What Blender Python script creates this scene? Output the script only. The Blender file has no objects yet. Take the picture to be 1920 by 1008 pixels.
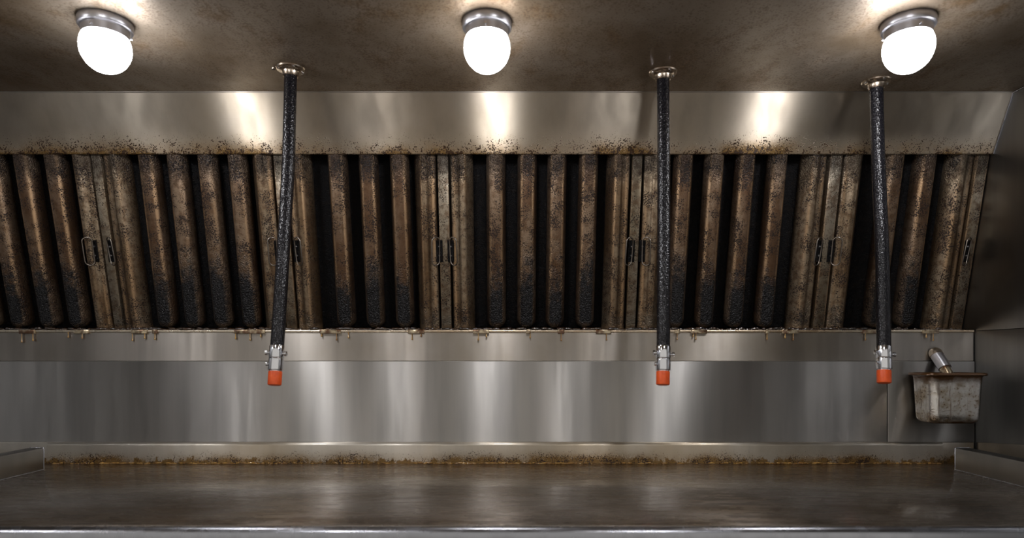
import bpy, bmesh, math, random
from mathutils import Vector, Matrix
random.seed(7)
PI = math.pi
C = bpy.context.scene.collection
SC = bpy.context.scene

# ------------------------------------------------------------------ camera, world, exposure
H = 1.18                      # eye height above the kitchen floor
F, CX, CY = 1200.0, 960.0, 670.0
cam_d = bpy.data.cameras.new('camera')
cam = bpy.data.objects.new('camera', cam_d); C.objects.link(cam)
cam.location = (0, 0, H); cam.rotation_euler = (PI/2, 0, 0)
cam_d.sensor_fit = 'HORIZONTAL'; cam_d.sensor_width = 36.0
cam_d.lens = F/1920*36.0
cam_d.shift_y = (CY-504)/1920.0
cam_d.clip_start = 0.01
cam_d.dof.use_dof = True; cam_d.dof.focus_distance = 1.55; cam_d.dof.aperture_fstop = 2.2
SC.camera = cam
w = bpy.data.worlds.new('world'); SC.world = w; w.use_nodes = True
bg = w.node_tree.nodes['Background']; bg.inputs[0].default_value = (1.0, 0.95, 0.88, 1); bg.inputs[1].default_value = 0.46
SC.view_settings.view_transform = 'Standard'; SC.view_settings.look = 'None'
SC.view_settings.exposure = 0.40; SC.view_settings.gamma = 1.0; SC.view_settings.use_curve_mapping = False
LAMP = 54.0                   # globe radiance

def P(px, py, Y):
    return Vector(((px-CX)*Y/F, Y, H+(CY-py)*Y/F))

# ------------------------------------------------------------------ node helpers
class G:
    def __init__(s, name):
        s.m = bpy.data.materials.new(name); s.m.use_nodes = True
        s.t = s.m.node_tree; s.b = s.t.nodes['Principled BSDF']
        s.tc = s.n('ShaderNodeTexCoord')
    def n(s, typ, **kw):
        x = s.t.nodes.new(typ)
        for k, v in kw.items(): setattr(x, k, v)
        return x
    def put(s, sock, v):
        if hasattr(v, 'is_output'): s.t.links.new(v, sock)
        elif isinstance(v, tuple) and len(v) == 3 and sock.type == 'RGBA': sock.default_value = (*v, 1)
        else: sock.default_value = v
    def set(s, **kw):
        for k, v in kw.items(): s.put(s.b.inputs[k.replace('_', ' ')], v)
    def co(s, scale=(1, 1, 1), kind='Object', rand=False):
        x = s.n('ShaderNodeMapping'); s.put(x.inputs['Vector'], s.tc.outputs[kind]); x.inputs['Scale'].default_value = scale
        if rand:
            oi = s.n('ShaderNodeObjectInfo'); c = s.n('ShaderNodeVectorMath', operation='SCALE')
            cb = s.n('ShaderNodeCombineXYZ')
            for i in range(3): s.put(cb.inputs[i], oi.outputs['Random'])
            s.put(c.inputs[0], cb.outputs[0]); c.inputs['Scale'].default_value = 37.0
            s.put(x.inputs['Location'], c.outputs[0])
        return x.outputs[0]
    def noise(s, vec, scale, detail=3, rough=.55, dist=0.0):
        x = s.n('ShaderNodeTexNoise'); s.put(x.inputs['Vector'], vec)
        x.inputs['Scale'].default_value = scale; x.inputs['Detail'].default_value = detail
        x.inputs['Roughness'].default_value = rough; x.inputs['Distortion'].default_value = dist
        return x.outputs['Fac']
    def vor(s, vec, scale, rnd=1.0):
        x = s.n('ShaderNodeTexVoronoi'); s.put(x.inputs['Vector'], vec)
        x.inputs['Scale'].default_value = scale; x.inputs['Randomness'].default_value = rnd
        return x.outputs['Distance']
    def rng(s, v, a, b, c=0.0, d=1.0):
        x = s.n('ShaderNodeMapRange', interpolation_type='SMOOTHSTEP'); s.put(x.inputs[0], v)
        for i, q in enumerate((a, b, c, d)): x.inputs[i+1].default_value = q
        return x.outputs[0]
    def mth(s, op, a, b=0.0, clamp=False):
        x = s.n('ShaderNodeMath', operation=op, use_clamp=clamp); s.put(x.inputs[0], a); s.put(x.inputs[1], b)
        return x.outputs[0]
    def mix(s, f, a, b):
        x = s.n('ShaderNodeMix', data_type='RGBA'); s.put(x.inputs[0], f)
        s.put(x.inputs[6], a if not isinstance(a, tuple) else (*a, 1)); s.put(x.inputs[7], b if not isinstance(b, tuple) else (*b, 1))
        return x.outputs[2]
    def mixf(s, f, a, b):
        x = s.n('ShaderNodeMix', data_type='FLOAT'); s.put(x.inputs[0], f); s.put(x.inputs[2], a); s.put(x.inputs[3], b)
        return x.outputs[0]
    def z(s, kind='Object', axis=2):
        x = s.n('ShaderNodeSeparateXYZ'); s.put(x.inputs[0], s.tc.outputs[kind]); return x.outputs[axis]
    def bump(s, h, strength, dist=0.001, prev=None):
        x = s.n('ShaderNodeBump'); s.put(x.inputs['Height'], h); x.inputs['Strength'].default_value = strength
        x.inputs['Distance'].default_value = dist
        if prev is not None: s.put(x.inputs['Normal'], prev)
        return x.outputs[0]
    def brushed(s, amount, tangent=(1, 0, 0)):
        tangent = {(1, 0, 0): (0, 0, 1), (0, 1, 0): (0, 0, 1)}.get(tangent, tangent)
        cb = s.n('ShaderNodeCombineXYZ')
        for i in range(3): cb.inputs[i].default_value = tangent[i]
        s.put(s.b.inputs['Tangent'], cb.outputs[0]); s.b.inputs['Anisotropic'].default_value = amount

# ------------------------------------------------------------------ materials
ZL = H-0.279                 # cooking surface height
def steel(name, col, rough, aniso=0.0, tangent=(1, 0, 0), streak=0.12, grain=0.15, warm=None, speck=None, base=None):
    g = G(name)
    st = g.noise(g.co((9, 9, .7)), 3.0, 4)
    fine = g.noise(g.co((1.2, 300, 420)), 1.0, 2)
    c = g.mix(g.mth('MULTIPLY', g.rng(st, .35, .75), streak*2.2, True), col, tuple(x*.62 for x in col))
    if warm:
        wn = g.rng(g.noise(g.co((1, 1, 1)), 2.6, 5, .65), .42, .72)
        c = g.mix(g.mth('MULTIPLY', wn, warm[1]), c, warm[0])
    r = g.mixf(g.rng(st, .3, .7), rough-.05, rough+.05)
    nrm = g.bump(fine, grain, .0004)
    if speck:                # grease spatter that thickens towards one height (lo dirty .. hi clean)
        zlo, zhi, scale, dens, ragged = speck
        zz = g.z()
        m = g.rng(zz, zlo, zhi, 1.0, 0.0)
        m = g.mth('MULTIPLY', m, g.rng(g.noise(g.co(), 7.0, 4), .25, .7, .55, 1.25))
        d1 = g.noise(g.co(), scale, 2, .5); d2 = g.vor(g.co(), scale*.55)
        thr = g.mth('MULTIPLY_ADD', m, dens); thr.node.inputs[2].default_value = -.02
        thr = g.mth('MULTIPLY', thr, g.rng(g.noise(g.co(), scale*.13, 3), .28, .70, .35, 1.35))
        dots = g.rng(g.mth('SUBTRACT', thr, d2), -.02, .06)
        d3 = g.vor(g.co(), scale*.34)
        dots = g.mth('MAXIMUM', dots, g.rng(g.mth('SUBTRACT', g.mth('MULTIPLY', thr, .30), d3), -.015, .04))
        rag = g.mth('SUBTRACT', g.mth('SUBTRACT', zz, zlo), g.mth('MULTIPLY', g.mth('SUBTRACT', g.noise(g.co((1, 1, .6)), 42.0, 6, .72), .40), ragged))
        rag = g.mth('MULTIPLY', g.rng(rag, -.003, .004, 1, 0), 1.0 if ragged else 0.0)
        film = g.mth('MULTIPLY', g.mth('POWER', m, 2.2), g.rng(d1, .15, .5), True)
        film = g.mth('MAXIMUM', film, rag)
        c = g.mix(film, c, (.20, .115, .035)); c = g.mix(dots, c, (.035, .018, .009))
        r = g.mixf(g.mth('MAXIMUM', dots, film), r, .22)
        g.set(Metallic=g.mixf(g.mth('MAXIMUM', dots, g.mth('MULTIPLY', film, .6)), 1.0, .15))
        nrm = g.bump(dots, .5, .0015, nrm)
    else:
        g.set(Metallic=1.0)
    g.set(Base_Color=c, Roughness=r, Normal=nrm)
    if aniso: g.brushed(aniso, tangent)
    return g.m

M = {}
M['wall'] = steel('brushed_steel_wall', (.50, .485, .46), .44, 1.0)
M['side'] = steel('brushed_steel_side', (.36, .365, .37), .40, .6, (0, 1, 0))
M['upper'] = steel('brushed_steel_upper', (.58, .515, .42), .47, 1.0, warm=((.44, .36, .25), .5), speck=(H+.512, H+.60, 440, .54, 0.0))
M['trough'] = steel('brushed_steel_trough', (.50, .465, .42), .45, .98, warm=((.36, .30, .22), .5))
M['splash'] = steel('greasy_steel_splash', (.62, .58, .51), .36, .9, warm=((.40, .31, .19), .6), speck=(ZL+.000, ZL+.056, 480, .44, .085))
M['lip'] = steel('lip_steel', (.80, .72, .58), .30, 0, warm=((.45, .26, .09), .7))
M['guard'] = steel('guard_steel', (.25, .24, .225), .34, .3, (0, 1, 0), warm=((.16, .12, .08), .5))
M['rail'] = steel('rail_steel', (.36, .37, .40), .26, .0)
M['chrome'] = steel('chrome', (.74, .75, .78), .13, 0)
M['lampsteel'] = steel('lamp_steel', (.52, .52, .55), .34, 0)
M['flange'] = steel('flange_steel', (.56, .50, .42), .24, 0, warm=((.30, .19, .11), .6))
M['wire'] = steel('handle_wire', (.27, .24, .21), .28, 0)
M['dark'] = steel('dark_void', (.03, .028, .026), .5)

def ceiling_mat():
    g = G('stained_ceiling')
    n1 = g.noise(g.co(), 3.2, 6, .62); n2 = g.noise(g.co((1, .6, 1)), 16.0, 5, .65); n3 = g.noise(g.co(), 230.0, 3, .6)
    c = g.mix(g.rng(n1, .38, .68), (.29, .24, .185), (.18, .13, .08))
    c = g.mix(g.mth('MULTIPLY', g.rng(n2, .52, .75), .7), c, (.19, .11, .045))
    dots = g.rng(g.mth('MULTIPLY_ADD', n2, .22), 0, 1)
    sp = g.rng(g.mth('ADD', n3, g.mth('MULTIPLY', n2, .45)), .72, .86)
    c = g.mix(g.mth('MULTIPLY', sp, .55), c, (.08, .048, .022))
    g.set(Base_Color=c, Metallic=.68, Roughness=g.mixf(g.rng(n2, .3, .7), .42, .56))
    g.set(Normal=g.bump(n3, .32, .0015))
    g.brushed(.5, (0, 1, .0001))
    return g.m
M['ceiling'] = ceiling_mat()

def baffle_mat(name, tar_h, tar_amt, base, brown, dens):
    g = G(name)
    v = g.co(rand=True)
    n1 = g.noise(g.co((1, 1, .25), rand=True), 14.0, 4); n2 = g.noise(v, 60.0, 4, .65); n3 = g.noise(v, 420.0, 2)
    c = g.mix(g.rng(n1, .40, .62), base, brown)
    c = g.mix(g.mth('MULTIPLY', g.rng(n2, .40, .68), .75), c, (.095, .052, .026))
    d = g.vor(v, 240.0); d2 = g.vor(v, 430.0)
    size = g.mth('MULTIPLY', g.rng(g.noise(v, 26.0, 3), .22, .68), dens)
    dots = g.mth('MAXIMUM', g.rng(g.mth('SUBTRACT', size, d), -.03, .05), g.rng(g.mth('SUBTRACT', g.mth('MULTIPLY', size, .85), d2), -.03, .05))
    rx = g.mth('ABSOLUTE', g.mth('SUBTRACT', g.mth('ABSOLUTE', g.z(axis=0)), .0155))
    ridge_glint_wear = g.mth('MULTIPLY', g.rng(rx, .0005, .0055, 1, 0), g.rng(n1, .32, .58))  # highlight along the channel ridges, painted into the colour and broken by noise
    ridge_glint_wear = g.mth('MAXIMUM', ridge_glint_wear, g.rng(g.z(), .008, .024, .9, 0))
    c = g.mix(g.mth('MULTIPLY', ridge_glint_wear, .75), c, (.45, .295, .165))
    c = g.mix(dots, c, (.022, .013, .009))
    z = g.mth('ADD', g.z(), g.mth('MULTIPLY', g.mth('SUBTRACT', n1, .5), .22))
    z = g.mth('ADD', z, g.mth('MULTIPLY', g.mth('SUBTRACT', n2, .5), .20))
    tar = g.mth('MULTIPLY', g.rng(z, tar_h*.5, tar_h, 1, 0), tar_amt)
    lump = g.vor(v, 260.0)
    # the crust runs down the middle of a channel and leaves its flanks brown
    ax = g.mth('ABSOLUTE', g.z(axis=0)); tar = g.mth('MULTIPLY', tar, g.rng(ax, .014, .024, 1, .25))
    foot = g.rng(g.z(), .010, .030, 1, 0); tar = g.mth('MULTIPLY', tar, g.mth('SUBTRACT', 1.0, g.mth('MULTIPLY', g.mth('MULTIPLY', foot, .8), g.rng(n2, .35, .6))))
    tz = g.rng(g.mth('ADD', g.z(), g.mth('MULTIPLY', n2, .05)), .40, .47)   # smear under the hood edge
    tar = g.mth('MAXIMUM', tar, g.mth('MULTIPLY', tz, .65))
    c = g.mix(tar, c, (.008, .0075, .008))
    g.set(Base_Color=c, Metallic=g.mixf(g.mth('MAXIMUM', tar, g.mth('MULTIPLY', dots, .8)), .88, .1), Roughness=g.mixf(tar, g.mixf(g.rng(n2, .3, .7), .32, .46), .30), Specular_IOR_Level=.35)
    h = g.mth('ADD', g.mth('MULTIPLY', n3, g.mth('MULTIPLY_ADD', tar, 1.1)), g.mth('MULTIPLY', dots, .35))
    h.node.inputs[0].links[0].from_node.inputs[1].links[0].from_node.inputs[2].default_value = .22
    h = g.mth('SUBTRACT', h, g.mth('MULTIPLY', g.mth('MULTIPLY', lump, tar), 1.6))
    g.set(Normal=g.bump(h, .8, .0026))
    return g.m
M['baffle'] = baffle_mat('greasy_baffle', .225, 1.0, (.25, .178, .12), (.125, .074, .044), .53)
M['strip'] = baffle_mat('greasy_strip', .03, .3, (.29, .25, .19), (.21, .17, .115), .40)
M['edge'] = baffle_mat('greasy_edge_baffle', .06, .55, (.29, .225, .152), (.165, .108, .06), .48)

def tar_mat():
    g = G('black_tar'); v = g.co(rand=True)
    n = g.noise(v, 380.0, 3); n2 = g.noise(v, 90.0, 3)
    g.set(Base_Color=g.mix(g.rng(n2, .45, .7), (.002, .002, .0025), (.006, .004, .003)), Roughness=.38, Metallic=0.0, Specular_IOR_Level=.12)
    g.set(Normal=g.bump(g.mth('ADD', n, n2), .9, .003))
    return g.m
M['tar'] = tar_mat()
def amber(name, col, dark):
    g = G(name); n = g.noise(g.co(), 60.0, 3)
    g.set(Base_Color=g.mix(g.rng(n, .35, .65), col, dark), Roughness=.10, Specular_IOR_Level=.7, Coat_Weight=1.0, Coat_Roughness=.05)
    g.set(Normal=g.bump(g.noise(g.co(), 220.0, 2), .35, .0015))
    return g.m
M['grease'] = amber('burnt_grease', (.030, .012, .004), (.006, .004, .003))
M['amber'] = amber('amber_grease', (.42, .235, .05), (.22, .10, .02))
def clip_mat():
    g = G('clip_steel'); n = g.noise(g.co(), 55.0, 4)
    g.set(Base_Color=g.mix(g.rng(n, .36, .60), (.50, .42, .28), (.10, .040, .012)), Metallic=.8, Roughness=.22, Coat_Weight=.8)
    g.set(Normal=g.bump(g.noise(g.co(), 260.0, 2), .4, .001))
    return g.m
M['clip'] = clip_mat()

def hose_mat():
    g = G('black_braid')
    w1 = g.n('ShaderNodeTexVoronoi'); g.put(w1.inputs['Vector'], g.co((1, 1, .55))); w1.inputs['Scale'].default_value = 330
    n = g.noise(g.co(), 260.0, 2)
    wav = g.n('ShaderNodeTexWave', wave_type='BANDS', bands_direction='Z'); g.put(wav.inputs['Vector'], g.co()); wav.inputs['Scale'].default_value = 110.0
    wav.inputs['Distortion'].default_value = 1.5
    g.set(Base_Color=g.mix(g.rng(n, .4, .7), (.004, .004, .006), (.012, .011, .012)), Roughness=.22, Specular_IOR_Level=.35)
    g.set(Normal=g.bump(g.mth('ADD', g.mth('ADD', w1.outputs['Distance'], g.mth('MULTIPLY', n, .5)), g.mth('MULTIPLY', wav.outputs['Fac'], .25)), .45, .0016))
    return g.m
M['hose'] = hose_mat()
def cap_mat():
    g = G('orange_cap'); n = g.noise(g.co(), 90.0, 3)
    g.set(Base_Color=g.mix(g.rng(n, .3, .7), (.80, .105, .012), (.66, .075, .008)), Roughness=.38)
    g.set(Normal=g.bump(g.noise(g.co((1, 1, .05)), 500.0, 1), .15, .0005))
    return g.m
M['cap'] = cap_mat()
def globe_mat():
    g = G('lit_frosted_globe'); lw = g.n('ShaderNodeTexNoise'); g.put(lw.inputs['Vector'], g.co((1, 1, .5))); lw.inputs['Scale'].default_value = 25
    g.set(Base_Color=(.9, .92, .95), Roughness=.3, Emission_Color=(.98, .97, 1.0), Emission_Strength=g.rng(g.z(), -.062, -.022, LAMP, LAMP*.10))
    return g.m
M['globe'] = globe_mat()

def plate_mat():
    g = G('seasoned_griddle')
    n1 = g.noise(g.co((.55, 1.6, 1)), 3.0, 5, .6); n2 = g.noise(g.co((.6, 2.6, 1)), 20.0, 4, .6); n3 = g.noise(g.co((.35, 2.2, 1)), 85.0, 4, .6)
    c = g.mix(g.rng(n1, .36, .66), (.34, .30, .26), (.17, .125, .08))
    c = g.mix(g.mth('MULTIPLY', g.rng(n2, .5, .7), .6), c, (.15, .115, .085))
    scr = g.noise(g.co((.10, 2.4, 1)), 60.0, 4, .7)
    c = g.mix(g.mth('MULTIPLY', g.rng(scr, .56, .66), .55), c, (.09, .065, .045))
    zy = g.z(axis=1)
    rim = g.mth('MULTIPLY', g.rng(g.mth('ADD', zy, g.mth('MULTIPLY', n2, .05)), 1.62, 1.70), .7)
    c = g.mix(rim, c, (.085, .045, .014))
    g.set(Base_Color=c, Metallic=.9, Roughness=g.mixf(g.rng(n2, .35, .65), .21, .33), Coat_Weight=.45, Coat_Roughness=.10, Coat_IOR=1.45)
    g.brushed(.9, (0, 1, .0001))
    h = g.mth('ADD', g.mth('MULTIPLY', n2, .22), g.mth('ADD', g.mth('MULTIPLY', n3, .16), g.mth('MULTIPLY', g.noise(g.co((.8, 1.3, 1)), 170.0, 2), .16)))
    g.set(Normal=g.bump(h, .60, .0034))
    return g.m
M['plate'] = plate_mat()
def pan_mat():
    g = G('grease_cup_steel')
    zz = g.z(); v = g.co()
    n = g.noise(v, 26.0, 4, .6); f = g.noise(v, 210.0, 3, .6); d = g.vor(v, 230.0); run = g.noise(g.co((1, 1, .12)), 55.0, 3)
    col = g.mix(g.rng(n, .40, .66), (.60, .58, .55), (.36, .30, .22))
    top = g.rng(g.mth('ADD', zz, g.mth('MULTIPLY', g.mth('SUBTRACT', n, .5), .045)), -.040, -.012)
    bot = g.rng(g.mth('ADD', zz, g.mth('MULTIPLY', n, .03)), -.113, -.100, 1, 0)
    drip = g.mth('MULTIPLY', g.rng(run, .60, .68), .6)
    sp = g.mth('MULTIPLY', g.rng(f, .55, .63), g.rng(n, .42, .66))
    k = g.mth('MAXIMUM', g.mth('MAXIMUM', top, bot), g.mth('MAXIMUM', drip, sp))
    col = g.mix(k, col, (.075, .034, .010))
    g.set(Base_Color=col, Metallic=g.mixf(k, 1.0, .35), Roughness=g.mixf(k, .22, .18), Normal=g.bump(g.mth('ADD', f, k), .35, .0012))
    return g.m
M['pan'] = pan_mat()
def plain(name, col, rough, metal=0.0):
    g = G(name); n = g.noise(g.co(), 8.0, 4)
    g.set(Base_Color=g.mix(n, col, tuple(x*.8 for x in col)), Roughness=rough, Metallic=metal); return g.m
M['floor'] = plain('quarry_floor', (.16, .10, .07), .5)

# ------------------------------------------------------------------ mesh helpers
def tag(o, label=None, cat=None, group=None, kind=None):
    if label: o['label'] = label
    if cat: o['category'] = cat
    if group: o['group'] = group
    if kind: o['kind'] = kind
    return o
def link(name, me, mat, parent=None, sharp=35):
    if mat is not None and not me.materials: me.materials.append(mat)
    o = bpy.data.objects.new(name, me); C.objects.link(o)
    if parent is not None: o.parent = parent
    return o
def finish(me, sharp=35):
    me.update()
    for p in me.polygons: p.use_smooth = True
    if sharp: me.set_sharp_from_angle(angle=math.radians(sharp))
    return me
def mesh(name, v, f, sharp=35):
    me = bpy.data.meshes.new(name); me.from_pydata([tuple(x) for x in v], [], f)
    bm = bmesh.new(); bm.from_mesh(me); bmesh.ops.recalc_face_normals(bm, faces=bm.faces); bm.to_mesh(me); bm.free()
    return finish(me, sharp)
def open_mesh(name, v, f, sharp=35):
    me = bpy.data.meshes.new(name); me.from_pydata([tuple(x) for x in v], [], f)
    return finish(me, sharp)
def obj(name, v, f, mat, parent=None, sharp=35): return link(name, mesh(name, v, f, sharp), mat, parent)
def box(name, lo, hi, mat, parent=None, bev=0.0, seg=2):
    bm = bmesh.new(); bmesh.ops.create_cube(bm, size=1.0)
    for v in bm.verts:
        for i in range(3): v.co[i] = lo[i] if v.co[i] < 0 else hi[i]
    if bev: bmesh.ops.bevel(bm, geom=list(bm.edges), offset=bev, segments=seg, profile=.5, affect='EDGES')
    me = bpy.data.meshes.new(name); bm.to_mesh(me); bm.free(); finish(me, 40)
    return link(name, me, mat, parent)
def empty(name, loc, rot=(0, 0, 0)):
    o = bpy.data.objects.new(name, None); C.objects.link(o); o.location = loc; o.rotation_euler = rot; o.empty_display_size = .05
    return o
def lathe_data(prof, seg=40, off=(0, 0, 0)):
    v, f = [], []
    for r, z in prof:
        for k in range(seg):
            a = 2*PI*k/seg; v.append((off[0]+r*math.cos(a), off[1]+r*math.sin(a), off[2]+z))
    n = len(prof)
    for i in range(n-1):
        for k in range(seg):
            a, b = i*seg+k, i*seg+(k+1) % seg
            f.append((a, b, b+seg, a+seg))
    if prof[0][0] > 1e-6: f.append(tuple(range(seg)))
    if prof[-1][0] > 1e-6: f.append(tuple(range((n-1)*seg, n*seg)))
    return v, f
def lathe(name, prof, mat, parent=None, seg=40, off=(0, 0, 0), sharp=35):
    v, f = lathe_data([(max(r, 1e-5), z) for r, z in prof], seg, off); return obj(name, v, f, mat, parent, sharp)
def tube_data(pts, rad, seg=12, closed=False, caps=True):
    pts = [Vector(p) for p in pts]; n = len(pts); v, f = [], []
    up = None
    for i, p in enumerate(pts):
        a = pts[(i-1) % n] if (closed or i > 0) else p; b = pts[(i+1) % n] if (closed or i < n-1) else p
        t = (b-a).normalized()
        if up is None: up = Vector((0, 1, 0)) if abs(t.y) < .9 else Vector((1, 0, 0))
        s = t.cross(up).normalized(); up = s.cross(t).normalized()
        r = rad[i] if isinstance(rad, (list, tuple)) else rad
        for k in range(seg):
            q = 2*PI*k/seg; v.append(p+(s*math.cos(q)+up*math.sin(q))*r)
    for i in range(n if closed else n-1):
        for k in range(seg):
            a, b = i*seg+k, i*seg+(k+1) % seg; j = ((i+1) % n)*seg
            f.append((a, b, j+(k+1) % seg, j+k))
    if caps and not closed: f.append(tuple(range(seg))); f.append(tuple(range((n-1)*seg, n*seg)))
    return v, f
def tube(name, pts, rad, mat, parent=None, seg=12, closed=False, ymax=None):
    v, f = tube_data(pts, rad, seg, closed)
    if ymax is not None: v = [Vector((q.x, min(q.y, ymax), q.z)) for q in v]
    return obj(name, v, f, mat, parent, 50)
def extrude_x(name, prof, x0, x1, mat, parent=None, sharp=35):
    """closed (y,z) outline pulled along x"""
    n = len(prof); v = [(x0, y, z) for y, z in prof]+[(x1, y, z) for y, z in prof]
    f = [(i, (i+1) % n, n+(i+1) % n, n+i) for i in range(n)]+[tuple(range(n)), tuple(range(n, 2*n))]
    return obj(name, v, f, mat, parent, sharp)
def struct(o): o['kind'] = 'structure'; return o

# ------------------------------------------------------------------ key heights (all metres)
ZC = H+.6563                          # underside of the hood
YT, ZT = 1.648, H+(CY-290)*1.648/F    # lower edge of the upper panel
YB, ZB = 1.750, H+(CY-618)*1.750/F    # foot of the filters
XR, XL = 1.240, -1.64
YP = 1.5815                           # upper edge of the upper panel
YW = 1.750                            # face of the back wall

# ------------------------------------------------------------------ the setting
struct(box('floor', (-3.2, -2.2, -.05), (2.6, 1.9, 0), M['floor']))
YQ = 1.7125                            # face of the lower wall panels
zs_ = H-.012
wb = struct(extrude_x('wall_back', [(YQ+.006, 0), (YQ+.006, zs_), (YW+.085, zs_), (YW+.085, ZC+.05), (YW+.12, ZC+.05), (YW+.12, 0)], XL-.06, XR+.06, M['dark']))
XS = P(1664, 0, YQ).x
box('wall_panel', (XL, YQ, .02), (XS-.0006, YQ+.0055, H-.0098), M['wall'], wb, .0018)
box('wall_panel', (XS+.0006, YQ, .02), (XR-.0015, YQ+.0055, H-.0098), M['wall'], wb, .0018)
ce = struct(box('ceiling', (XL-.06, .25, ZC), (XR+.06, YP+.002, ZC+.03), M['ceiling'], None, .001))
box('hood_front', (XL-.06, .22, ZC-.08), (XR+.06, .25, ZC+.03), M['upper'], ce, .003)
# sloping panel between hood top and filters, with rolled lower lip
dY, dZ = YT-YP, ZT-ZC
pl = math.hypot(dY, dZ); ty, tz = dY/pl, dZ/pl; ny, nz = tz, -ty        # tangent down the slope, normal to the room side
prof = [(YP, ZC)]
prof += [(YP+ty*(pl-.004), ZC+tz*(pl-.004))]
for k in range(7):
    a = PI*k/6
    prof.append((YP+ty*(pl-.004)+ty*.004*math.sin(a)*1.0-ny*.004*(1-math.cos(a)), ZC+tz*(pl-.004)+tz*.004*math.sin(a)-nz*.004*(1-math.cos(a))))
prof += [(YP-ny*.008, ZC-nz*.008)]
up = struct(extrude_x('wall_upper', prof, XL, XR-.001, M['upper'], None, 40))
# bright fold where the ceiling meets the panel
struct(tube('trim_1', [(XL, YP-.0005, ZC-.0003), (XR-.002, YP-.0005, ZC-.0003)], .0017, M['trough'], None, 8))
# side ends of the hood
wr = struct(box('wall_right', (XR, .22, 0), (XR+.03, YW+.12, ZC+.03), M['dark']))
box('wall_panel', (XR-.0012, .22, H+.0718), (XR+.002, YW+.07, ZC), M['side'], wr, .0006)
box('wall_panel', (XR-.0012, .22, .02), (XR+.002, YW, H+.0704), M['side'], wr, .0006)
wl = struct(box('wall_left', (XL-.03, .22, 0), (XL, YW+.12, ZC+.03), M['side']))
# corner bead that follows the fold on the side wall
struct(tube('trim_2', [(XR-.002, .24, ZC-.002), (XR-.002, YP, ZC-.002), (XR-.002, YT-.003, ZT+.002)], .0018, M['rail'], None, 8))
# flashing where the side wall meets the cooktop
fl = [(XR-.006, 1.70, ZL+.0545), (XR-.006, .95, ZL+.125), (XR-.006, .95, ZL-.06), (XR-.006, 1.70, ZL-.06)]
struct(obj('trim_3', fl+[(x+.0045, y, z) for x, y, z in fl], [(0, 1, 2, 3), (7, 6, 5, 4), (0, 4, 5, 1), (1, 5, 6, 2), (2, 6, 7, 3), (3, 7, 4, 0)], M['guard']))

# ------------------------------------------------------------------ filters
TH = math.atan2(YB-YT, ZT-ZB); LF = math.hypot(YB-YT, ZT-ZB)
FO = .024                                        # setback behind the lip plane
LL = LF+.022                                     # runs up behind the panel lip
SX = F/YT
def X(px): return (px-CX)/SX
def channel_mesh(name, prof, tongue, length, z0=.007, n=16):
    """open sheet channel: prof is [(x,y)], pulled along z; its foot closes to a rounded tongue"""
    v, f = [], []; m = len(prof)
    zs = []
    if tongue:
        for k in range(9): zs.append(tongue*(1-math.cos(PI/2*k/8)))
        zs += [tongue+(length-z0-tongue)*k/n for k in range(1, n+1)]
    else: zs = [(length-z0)*k/n for k in range(n+1)]
    for z in zs:
        s = 1.0
        if tongue and z < tongue: s = math.sqrt(max(0, 1-(1-z/tongue)**2))
        for x, y in prof: v.append((x*max(s, .02), y*max(s**.7, .03) if y < 0 else y, z0+z))
    for i in range(len(zs)-1):
        for k in range(m-1):
            a = i*m+k; f.append((a, a+1, a+m+1, a+m))
    return open_mesh(name, v, f, 60)
def rounded(pts, r, seg=3):
    out = [pts[0]]
    for i in range(1, len(pts)-1):
        p, a, b = Vector(pts[i]), Vector(pts[i-1]), Vector(pts[i+1])
        da, db = (a-p), (b-p); q = min(r, da.length*.45, db.length*.45)
        s, e = p+da.normalized()*q, p+db.normalized()*q
        for k in range(seg+1):
            t = k/seg; out.append(tuple(s*(1-t)**2+p*2*t*(1-t)+e*t*t))
    return out+[pts[-1]]
WB = .053
mid_prof = rounded([(-WB/2+.004, .022), (-WB/2, .004), (-WB*.30, -.021), (WB*.30, -.021), (WB/2, .004), (WB/2-.004, .022)], .009)
mid_me = channel_mesh('baffle', mid_prof, .024, LL)
back_prof = rounded([(-.030, -.001), (-.024, .020), (-.012, .030), (.012, .030), (.024, .020), (.030, -.001)], .008)
back_me = channel_mesh('back_baffle', back_prof, 0, LL, .004, 2)
EW = .056
# outer flange, ridge and long flank that folds down into the first gap
edge_prof = rounded([(-EW*.42, .02), (-EW*.42, -.012), (-EW*.10, -.013), (EW*.02, -.022), (EW*.26, -.021), (EW*.62, .010), (EW*.60, .022)], .005)
edge_me = channel_mesh('edge_baffle', edge_prof, 0, LL, .003)
edge_me_r = channel_mesh('edge_baffle', [(-x, y) for x, y in edge_prof][::-1], 0, LL, .003)
def stadium(w, h, z0, y0, bow, n=9):
    pts = []; r = w/2
    for k in range(n): a = PI*k/(n-1); pts.append((r*math.cos(a), 0, h/2-r+r*math.sin(a)))
    for k in range(n): a = PI+PI*k/(n-1); pts.append((r*math.cos(a), 0, -(h/2-r)+r*math.sin(a)))
    return pts
hv, hf = tube_data(stadium(.0225, .074, 0, 0, 0), .0017, 8, True)
handle_me = mesh('handle', hv, hf, 60)
plate_bm = bmesh.new(); bmesh.ops.create_cube(plate_bm, size=1.0)
for q in plate_bm.verts: q.co = (q.co.x*.017, q.co.y*.002, q.co.z*.058)
bmesh.ops.bevel(plate_bm, geom=list(plate_bm.edges), offset=.0008, segments=1, affect='EDGES')
hplate_me = bpy.data.meshes.new('handle_plate'); plate_bm.to_mesh(hplate_me); plate_bm.free(); finish(hplate_me)
rv, rf = lathe_data([(.0026, 0), (.0026, .0006), (.0018, .0018), (1e-5, .0022)], 10)
rivet_me = mesh('rivet', [(x, -z, y) for x, y, z in rv], rf)
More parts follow.
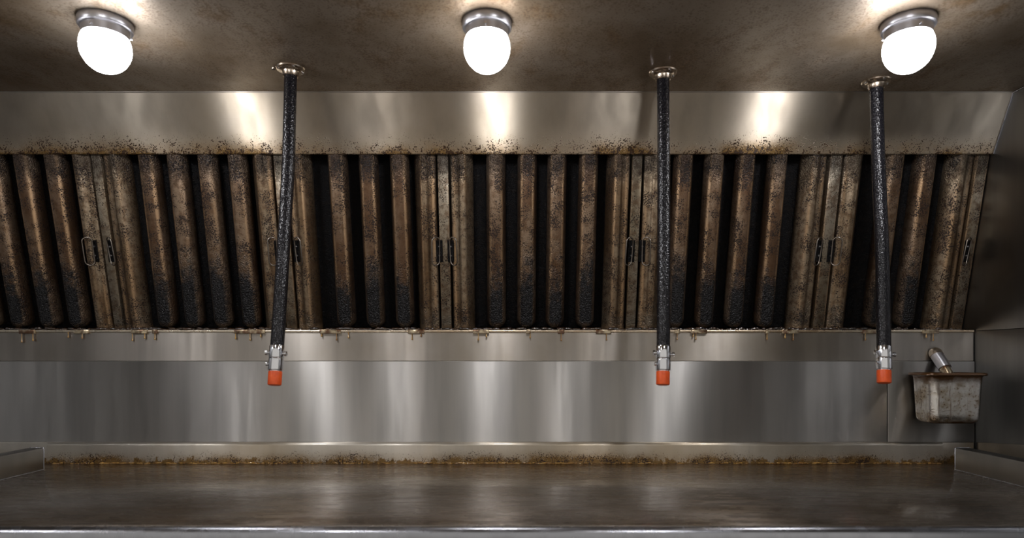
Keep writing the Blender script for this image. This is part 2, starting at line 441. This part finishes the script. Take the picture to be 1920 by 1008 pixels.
for me_, mt_ in ((mid_me, 'baffle'), (back_me, 'tar'), (edge_me, 'edge'), (edge_me_r, 'edge'), (handle_me, 'wire'), (hplate_me, 'tar'), (rivet_me, 'lampsteel')):
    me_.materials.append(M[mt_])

def make_filter(x0, x1, mids, handles, label):
    x0 += .003; x1 -= .003
    """x0..x1 outer edges (m), mids = centres (m), handles = [(x, side)]"""
    xc = (x0+x1)/2
    t = empty('baffle_filter', (xc, YB+FO, ZB), (TH, 0, 0))
    tag(t, label, 'grease filter', 'baffle filters in the hood')
    box('top_rail', (x0-xc, .004, LL-.012), (x1-xc, .034, LL), M['tar'], t, .001)
    box('bottom_rail', (x0-xc, -.008, -.004), (x1-xc, .034, .0035), M['tar'], t, .001)
    box('back_sheet', (x0-xc, .034, -.004), (x1-xc, .036, LL), M['tar'], t)
    for xm in mids:
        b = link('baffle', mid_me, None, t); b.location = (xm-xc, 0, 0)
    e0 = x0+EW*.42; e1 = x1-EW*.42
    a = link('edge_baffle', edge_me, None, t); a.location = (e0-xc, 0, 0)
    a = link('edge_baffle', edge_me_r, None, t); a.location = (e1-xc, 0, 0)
    cs = [e0+.012]+list(mids)+[e1-.012]
    for p, q in zip(cs, cs[1:]):
        b = link('back_baffle', back_me, None, t); b.location = ((p+q)/2-xc, .003, 0); b.scale = ((q-p-.030)/.055, 1, 1)
    for hx, side in handles:
        zc = LF*.475
        p = link('handle_plate', hplate_me, None, t); p.location = (hx-xc+side*.007, -.0145, zc)
        h = link('handle', handle_me, None, p); h.location = (-side*.0085, -.0125, 0); h.rotation_euler = (.06, 0, side*.55)
        for zz in (-.012, .012):
            r = link('rivet', rivet_me, None, p); r.location = (0, -.001, zz)
    return t
def hx(px): return (px-CX)*1.697/F
filters = [
 (-1.575, X(163), [-1.435, -1.355, -1.275, -1.195], [(hx(166), 1)], 'baffle filter cut off by the photo edge, farthest from the grease cup'),
 (X(184), X(507), [X(268), X(322), X(380), X(437)], [(hx(206), -1), (hx(512), 1)], 'four-channel baffle filter with the most slanted channels, under the leftmost lamp'),
 (X(531), X(817), [X(627), X(686), X(745)], [(hx(558), -1), (hx(818), 1)], 'baffle filter with three middle channels, partly behind the leftmost black hose'),
 (X(841), X(1186), [X(929), X(989), X(1046), X(1106)], [(hx(849), -1), (hx(1181), 1)], 'upright four-channel baffle filter under the middle lamp'),
 (X(1209), X(1558), [X(1287), X(1346), X(1405), X(1466)], [(hx(1211), -1), (hx(1536), 1)], 'four-channel baffle filter partly behind the middle black hose'),
 (X(1587), X(1836), [X(1687), X(1748)], [(hx(1568), -1), (hx(1815), 1)], 'narrowest baffle filter with two middle channels, beside the steel end wall'),
]
for a in filters: make_filter(*a)
# upright strips between the filters
v_dir = Vector((0, -math.sin(TH), math.cos(TH))); n_dir = Vector((0, -math.cos(TH), -math.sin(TH)))
base = Vector((0, YB, ZB))
for i, (a, b) in enumerate(((164.5, 182.5), (509, 529.5), (819, 839), (1188, 1206.5), (1562, 1584.5), (1838.5, 1861))):
    o = box('trim_%d' % (i+4), ((X(a)-X(b))/2, -.013, .0), ((X(b)-X(a))/2, .03, LL), M['strip'], None, .0018)
    o.location = (X((a+b)/2), YB+FO, ZB); o.rotation_euler = (TH, 0, 0); struct(o)

# ------------------------------------------------------------------ grease trough with clips and drips
YF = 1.716
tr = empty('grease_trough', ((XL+XR)/2, YF, P(0, 677, YF).z))
tag(tr, 'long stainless grease trough with a dripping rolled lip below the filters', 'grease trough')
inv = Matrix.Translation(-tr.location)
def part(o, parent=None): o.parent = parent or tr; o.matrix_parent_inverse = inv; return o
z_top, z_bot = P(0, 620.5, YF).z, P(0, 677, YF).z
part(extrude_x('front_face', [(YF, z_bot+.002), (YF, z_top), (YF+.003, z_top), (YF+.003, z_bot+.003), (YW+.08, z_bot+.003), (YW+.08, z_bot), (YF+.002, z_bot)], XL+.002, XR-.003, M['trough']))
part(tube('rolled_lip', [(XL+.002, YF, z_top), (XR-.003, YF, z_top)], .0036, M['lip'], None, 12))
part(box('channel_floor', (XL+.002, YF+.003, z_top-.022), (XR-.003, YW+.08, z_top-.018), M['grease']))
# crusted grease bead between filter feet and lip: uncountable lumps
gv, gf = [], []
def blob(v, f, c, r, sq=(1, 1, 1), seg=7, rings=4):
    b = len(v)
    for i in range(rings+1):
        a = PI*i/rings
        for k in range(seg):
            q = 2*PI*k/seg+a; v.append((c[0]+r*sq[0]*math.sin(a)*math.cos(q), c[1]+r*sq[1]*math.sin(a)*math.sin(q), c[2]+r*sq[2]*math.cos(a)))
    for i in range(rings):
        for k in range(seg): f.append((b+i*seg+k, b+i*seg+(k+1) % seg, b+(i+1)*seg+(k+1) % seg, b+(i+1)*seg+k))
x = XL+.01
while x < XR-.03:
    r = random.uniform(.0026, .0052)
    blob(gv, gf, (x, YF+.006+random.uniform(-.001, .002), z_top+.0035+random.uniform(-.001, .0045)), r, (random.uniform(1.2, 3.2), 1, .9))
    x += r*random.uniform(.9, 2.2)
gb = part(obj('grease_crust', gv, gf, M['grease'], None, 0)); gb['kind'] = 'stuff'
# long thin strings of grease just above, along the filter feet
def clip(px0, px1, drips):
    a, b = P(px0, 620, YF).x, P(px1, 620, YF).x
    o = part(box('clip', (a, YF-.0062, z_top-.0070), (b, YF+.003, z_top+.0042), M['clip'], None, .0016))
    for px, ln in drips: drip(px, ln, o)
def drip(px, ln, parent=None, col='amber'):
    x = P(px, 620, YF).x; L = ln*YF/F
    prof = [(.0001, -L), (.0016, -L+.0006), (.0024, -L+.0022), (.0021, -L+.0042), (.0012, -L+.0075), (.0011, -.004), (.0017, 0), (.0001, .001)]
    if L < .0085: prof = [(.0001, -L), (.0013, -L+.0005), (.0018, -L+.0018), (.0012, -L+.0035), (.0014, -.001), (.0001, .001)]
    v, f = lathe_data(prof, 10, (x, YF-.0042, z_top-.004))
    o = obj('drip', v, f, M[col], None, 60)
    o.parent = parent or tr; o.matrix_parent_inverse = Matrix() if parent else inv
for c in ((38, 68, [(43, 19), (64, 16)]), (140, 169, [(130, 10), (156, 12)]), (247, 278, [(250, 16), (273, 12)]), (287, 297, [(292, 14)]),
          (440, 498, [(443, 13), (470, 15), (490, 9)]), (600, 640, [(632, 15), (604, 8), (654, 11)]), (765, 796, [(773, 14), (790, 8)]),
          (887, 917, [(897, 15), (912, 9)]), (986, 995, [(994, 11)]), (1045, 1058, [(1052, 16)]), (1117, 1146, [(1137, 15)]),
          (1264, 1274, [(1269, 14)]), (1295, 1325, [(1304, 14), (1299, 9)]), (1434, 1441, [(1437, 14)]), (1465, 1496, [(1471, 11), (1486, 15)]),
          (1616, 1646, [(1621, 15)]), (1728, 1758, [(1735, 10), (1748, 16)])):
    clip(*c)

# ------------------------------------------------------------------ lamps
def make_lamp(x, y, label, group, rot=0):
    t = empty('globe_lamp', (x, y, ZC)); tag(t, label, 'lamp', group)
    b = lathe('base', [(.030, 0), (.0475, 0), (.0481, -.002), (.0481, -.0135), (.0470, -.0152), (.0432, -.0160), (.0418, -.0175), (.0413, -.0315), (.0398, -.0325), (.0375, -.0320), (.0375, -.012), (.030, -.008)], M['lampsteel'], t, 56)
    prof = []
    R, Zc = .0450, -.0520
    for k in range(25):
        a = -PI/2+(PI/2+.95)*k/24
        prof.append((R*math.cos(a), Zc+R*1.06*math.sin(a)))
    prof += [(.0275, -.012), (.0001, -.0115)]
    lathe('globe', prof, M['globe'], t, 48, sharp=0)
    for k in range(3):
        a = 2*PI*k/3+rot; r0 = .0408
        sv, sf = tube_data([(r0*math.cos(a), r0*math.sin(a), -.025), ((r0+.0045)*math.cos(a), (r0+.0045)*math.sin(a), -.025)], .0022, 8)
        obj('thumb_screw', sv, sf, M['chrome'], b)
    return t
YLAMP = 1.25
for px, lab in ((198, 'glowing white globe lamp on the hood top, nearest the photo edge of the cut-off filter'),
                (913, 'glowing white globe lamp in the middle of the hood top'),
                (1703, 'glowing white globe lamp close to the steel end wall')):
    make_lamp((px-CX)*YLAMP/F, YLAMP, lab, 'globe lamps under the hood', .5)

# second row nearer the cook, above and behind the camera's upper edge
for x, lab in ((-1.50, 'front-row globe lamp over the cut-off filter, nearer the cook'), (-.53, 'front-row globe lamp between the middle and leftmost lamps, nearer the cook'), (.42, 'front-row globe lamp over the middle hose, nearer the cook')):
    make_lamp(x, .55, lab, 'front row of globe lamps', .2)

# ------------------------------------------------------------------ hanging hoses
def make_hose(pts, R, label, screw_rot):
    """pts: (px,py,Y) down the hose centre; first at the ceiling, last two span the fitting"""
    p0 = P(*pts[0]); t = empty('hanging_hose', (p0.x, p0.y, ZC)); tag(t, label, 'hose', 'capped black hoses hanging from the hood')
    o = t.location
    fl = lathe('flange', [(.0001, 0), (.0315, 0), (.0325, -.0015), (.0310, -.0042), (.0245, -.0050), (.0225, -.0070), (.0185, -.0080), (.0175, -.0095), (.0172, -.0185), (.0160, -.0195), (.0001, -.0190)], M['flange'], t, 48)
    for k in range(4):
        a = PI*k/2+screw_rot
        lathe('screw', [(.0034, -.004), (.0034, -.0060), (.0022, -.0074), (.0001, -.0078)], M['chrome'], fl, 10, (.0268*math.cos(a), .0268*math.sin(a), 0))
    ps = [P(*q)-o for q in pts]
    ps[0] = Vector((0, 0, -.012))
    # smooth path (Catmull-Rom)
    path = []
    for i in range(len(ps)-1):
        a, b, c, d = ps[max(i-1, 0)], ps[i], ps[i+1], ps[min(i+2, len(ps)-1)]
        for k in range(12):
            s = k/12
            path.append(.5*((2*b)+(c-a)*s+(2*a-5*b+4*c-d)*s*s+(3*b-a-3*c+d)*s**3))
    path.append(ps[-1])
    tube('hose', path, R, M['hose'], t, 24)
    end = ps[-1]; ax = (ps[-1]-ps[-2]).normalized()
    q = Vector((0, 0, -1)).rotation_difference(ax).to_matrix()
    def ring(name, prof, mat, parent, seg=32):
        v, f = lathe_data([(max(r, 1e-5), z) for r, z in prof], seg)
        return obj(name, [end+q @ Vector((x, y, z)) for x, y, z in v], f, mat, parent)
    ring('clamp_band', [(R*.9, .004), (R*1.06, .0035), (R*1.10, .002), (R*1.10, -.0215), (R*1.05, -.0230), (R*.98, -.0245), (R*.98, -.020)], M['chrome'], t)
    ring('fitting', [(R*.5, -.022), (R*1.03, -.0242), (R*1.10, -.0255), (R*1.10, -.0470), (R*1.05, -.0485), (R*.90, -.0490), (R*.88, -.0540), (R*.3, -.054)], M['chrome'], t)
    ring('cap', [(R*.90, -.0505), (R*.975, -.0510), (R*1.0, -.0530), (R*1.0, -.0765), (R*.96, -.0790), (R*.80, -.0800), (.0001, -.0800)], M['cap'], t)
    def lug(sx, z, r, ln):
        a = end+q @ Vector((sx*R*1.02, -.004, z)); b = end+q @ Vector((sx*(R*1.02+ln), -.004, z)); d = (b-a)
        v, f = tube_data([a, a+d*.35, a+d*.38, a+d*.9, b], [r*.55, r*.55, r, r, r*.7], 12); return obj('clamp_bolt', v, f, M['chrome'], t)
    lug(-1, -.012, .0052, .0085); lug(1, -.014, .0052, .0090); lug(-1, -.036, .0040, .0050)
    return t
make_hose([(545, 128, 1.453), (543, 220, 1.44), (540, 320, 1.42), (531, 470, 1.38), (523, 600, 1.35), (519.5, 651, 1.34)], .0140, 'black braided hose hanging askew with an orange cap, leftmost of three', .55)
make_hose([(1243, 136, 1.472), (1244, 220, 1.46), (1244.5, 320, 1.44), (1244.5, 470, 1.41), (1244, 600, 1.38), (1243.5, 652, 1.37)], .0142, 'straight hanging black braided hose with an orange cap, middle of three', .35)
make_hose([(1643, 152, 1.520), (1645, 240, 1.515), (1648, 330, 1.50), (1654, 470, 1.47), (1656.5, 600, 1.45), (1657, 652, 1.44)], .0148, 'black braided hose with an orange cap, hanging next to the grease cup', .10)
ts = empty('loose_screw', (P(513, 130, 1.45).x, 1.45, ZC)); tag(ts, 'tiny screw in the stained hood top beside the leftmost hose flange', 'screw')
hd = lathe('head', [(.0001, -.0045), (.0030, -.0040), (.0042, -.0022), (.0044, 0), (.0001, 0)], M['flange'], ts, 14)
box('slot', (-.0032, -.0005, -.0050), (.0032, .0005, -.0040), M['dark'], ts)

# ------------------------------------------------------------------ grease cup and drain pipe
def rrect(w, d, r, z, seg=6):
    out = []
    for cx, cy, a0 in ((w/2-r, d/2-r, 0), (-w/2+r, d/2-r, PI/2), (-w/2+r, -d/2+r, PI), (w/2-r, -d/2+r, 1.5*PI)):
        for k in range(seg+1):
            a = a0+PI/2*k/seg; out.append((cx+r*math.cos(a), cy+r*math.sin(a), z))
    return out
def loft(rings, close_first=False, close_last=True):
    n = len(rings[0]); v = [p for r in rings for p in r]; f = []
    for i in range(len(rings)-1):
        for k in range(n): f.append((i*n+k, i*n+(k+1) % n, (i+1)*n+(k+1) % n, (i+1)*n+k))
    if close_first: f.append(tuple(range(n)))
    if close_last: f.append(tuple(range((len(rings)-1)*n, len(rings)*n)))
    return v, f
YC = 1.657; cup = empty('grease_cup', (1.1265, YC, P(0, 698.5, 1.62).z))
tag(cup, 'grease-streaked steel cup hanging under the drain pipe by the end wall', 'grease cup')
Wd, Dp, Hc = .146, .086, .130
rings = []
for z, k in ((-.122, .80), (-.10, .835), (-.05, .89), (-.004, .95)): rings.append(rrect(Wd*k, Dp*k-.004, .018, z))     # inside wall
rings = rings+[rrect(Wd*.985, Dp*.985, .021, -.0005), rrect(Wd+.012, Dp+.012, .026, .0)]
outer = [rrect(Wd+.018, Dp+.016, .028, -.0022), rrect(Wd+.019, Dp+.017, .028, -.0060), rrect(Wd+.015, Dp+.013, .027, -.0078), rrect(Wd+.004, Dp+.004, .022, -.0070), rrect(Wd*.985, Dp*.98, .021, -.011)]
for z in (-.03, -.055, -.08, -.105): outer.append(rrect(Wd*(.98-.085*(-z)/.12), Dp*(.98-.06*(-z)/.12), .021, z))
for k in range(1, 6):
    a = PI/2*k/5; s = .016*(1-math.cos(a)); outer.append(rrect(Wd*.902-2*s, Dp*.925-2*s, max(.021-s*.6, .006), -.112-.018*math.sin(a)))
v, f = loft(rings[::1]+outer, True, True)
obj('body', v, f, M['pan'], cup, 50)
box('hanger', (-.035, .047, -.05), (.035, .0555, -.010), M['guard'], cup, .001)
dp = empty('drain_pipe', (1.132, YF-.001, H+.0085)); tag(dp, 'short slanting steel drain pipe running from the trough into the grease cup', 'pipe')
tube('pipe', [(0, -.006, .000), (.003, -.030, -.028), (.0035, -.036, -.036)], .0155, M['lampsteel'], dp, 28, False, 0.0)
tube('collar', [(0, -.0005, .004), (0, -.004, .0025), (0, -.0095, -.004)], [.0165, .0172, .0168], M['flange'], dp, 28, False, 0.0)
tube('nozzle', [(.003, -.033, -.034), (.0042, -.044, -.0475), (.0045, -.050, -.056)], .0128, M['clip'], dp, 24)

# ------------------------------------------------------------------ griddle
gr = empty('griddle', (0, 1.35, 0)); tag(gr, 'wide flat-top griddle with an oily seasoned plate and steel guards', 'griddle')
ginv = Matrix.Translation(-gr.location)
def gp(o, parent=None): o.parent = parent or gr; o.matrix_parent_inverse = ginv; return o
XG0, XG1 = -1.30, 1.215
gp(box('plate', (XG0, 1.066, ZL-.022), (XG1, 1.700, ZL), M['plate'], None, .001))
gp(box('back_ledge', (XL+.004, 1.702, ZL-.20), (XR-.010, YQ-.001, ZL+.0545), M['splash'], None, .003, 3))
# splash strip with rolled top
sp = [(1.7015, ZL), (1.688, ZL)]
sp += [(1.6895, ZL+.046)]
for k in range(6):
    a = PI*k/5; sp.append((1.6955-.006*math.cos(a), ZL+.0475+.0065*math.sin(a)))
sp += [(1.7015, ZL+.046)]
gp(extrude_x('back_splash', sp, -1.2285, 1.1385, M['splash'], None, 40))
for s, xg in ((-1, -1.166), (1, 1.1035)):
    y0, y1 = 1.085, 1.594; h = .0545; th = .0022; fw = .036
    prof = [(0, 0), (0, h-.003), (.0009*s, h-.0009), (.003*s, h), (fw*s, h), (fw*s, h-th), (.0032*s, h-th), (th*s, h-.0035), (th*s, 0)]
    n = len(prof); v = [(xg+a, y0, ZL+b) for a, b in prof]+[(xg+a, y1, ZL+b) for a, b in prof]
    f = [(i, (i+1) % n, n+(i+1) % n, n+i) for i in range(n)]+[tuple(range(n)), tuple(range(n, 2*n))]
    g_ = gp(obj('side_guard', v, f, M['guard'], None, 30))
    wd = tube('weld_bead', [(xg-.0008*s, y0, ZL+.0005), (xg-.0008*s, y1, ZL+.0005)], .0014, M['rail'], None, 8); wd.parent = g_
    wd = tube('end_bead', [(xg, y1, ZL), (xg, y1, ZL+h-.002), (xg+.002*s, y1, ZL+h), (xg+fw*s, y1, ZL+h)], .0013, M['rail'], None, 8); wd.parent = g_
rail = []
for k in range(14):
    a = PI*.0+PI*k/13; rail.append((1.0525-.0135*math.cos(a), ZL-.0120+.0135*math.sin(a)))
rail += [(1.066, ZL-.085), (1.039, ZL-.085)]
gp(extrude_x('front_rail', rail, XG0, XG1, M['rail'], None, 30))
gp(box('body', (XG0+.01, 1.05, .52), (XG1-.01, 1.69, ZL-.023), M['guard'], None, .004))
for xx in (XG0+.06, XG1-.10):
    for yy in (1.09, 1.61): gp(box('leg', (xx, yy, 0), (xx+.05, yy+.05, .52), M['guard'], None, .004))
for k in range(5):
    x = -1.0+k*.48
    o = lathe('knob', [(.0001, .03), (.018, .03), (.024, .022), (.026, 0), (.0001, 0)], M['hose'], None, 24)
    o.data.transform(Matrix.Translation((x, 1.05, .70)) @ Matrix.Rotation(PI/2, 4, 'X')); gp(o)
# pooled grease at the foot of the splash: beads nobody could count
gv, gf = [], []
random.seed(11)
x = -1.22
while x < 1.13:
    d = .5+.5*math.sin(x*7+1.3)+.25*math.sin(x*23)
    if random.random() < .35+.45*d:
        r = random.uniform(.0012, .0030); blob(gv, gf, (x, 1.6885-random.uniform(0, .004), ZL+random.uniform(0, .0015)), r, (random.uniform(1.2, 4.0), 1, .8), 7, 4)
    x += random.uniform(.002, .007)
o = gp(obj('grease_beads', gv, gf, M['amber'], None, 0)); o['kind'] = 'stuff'
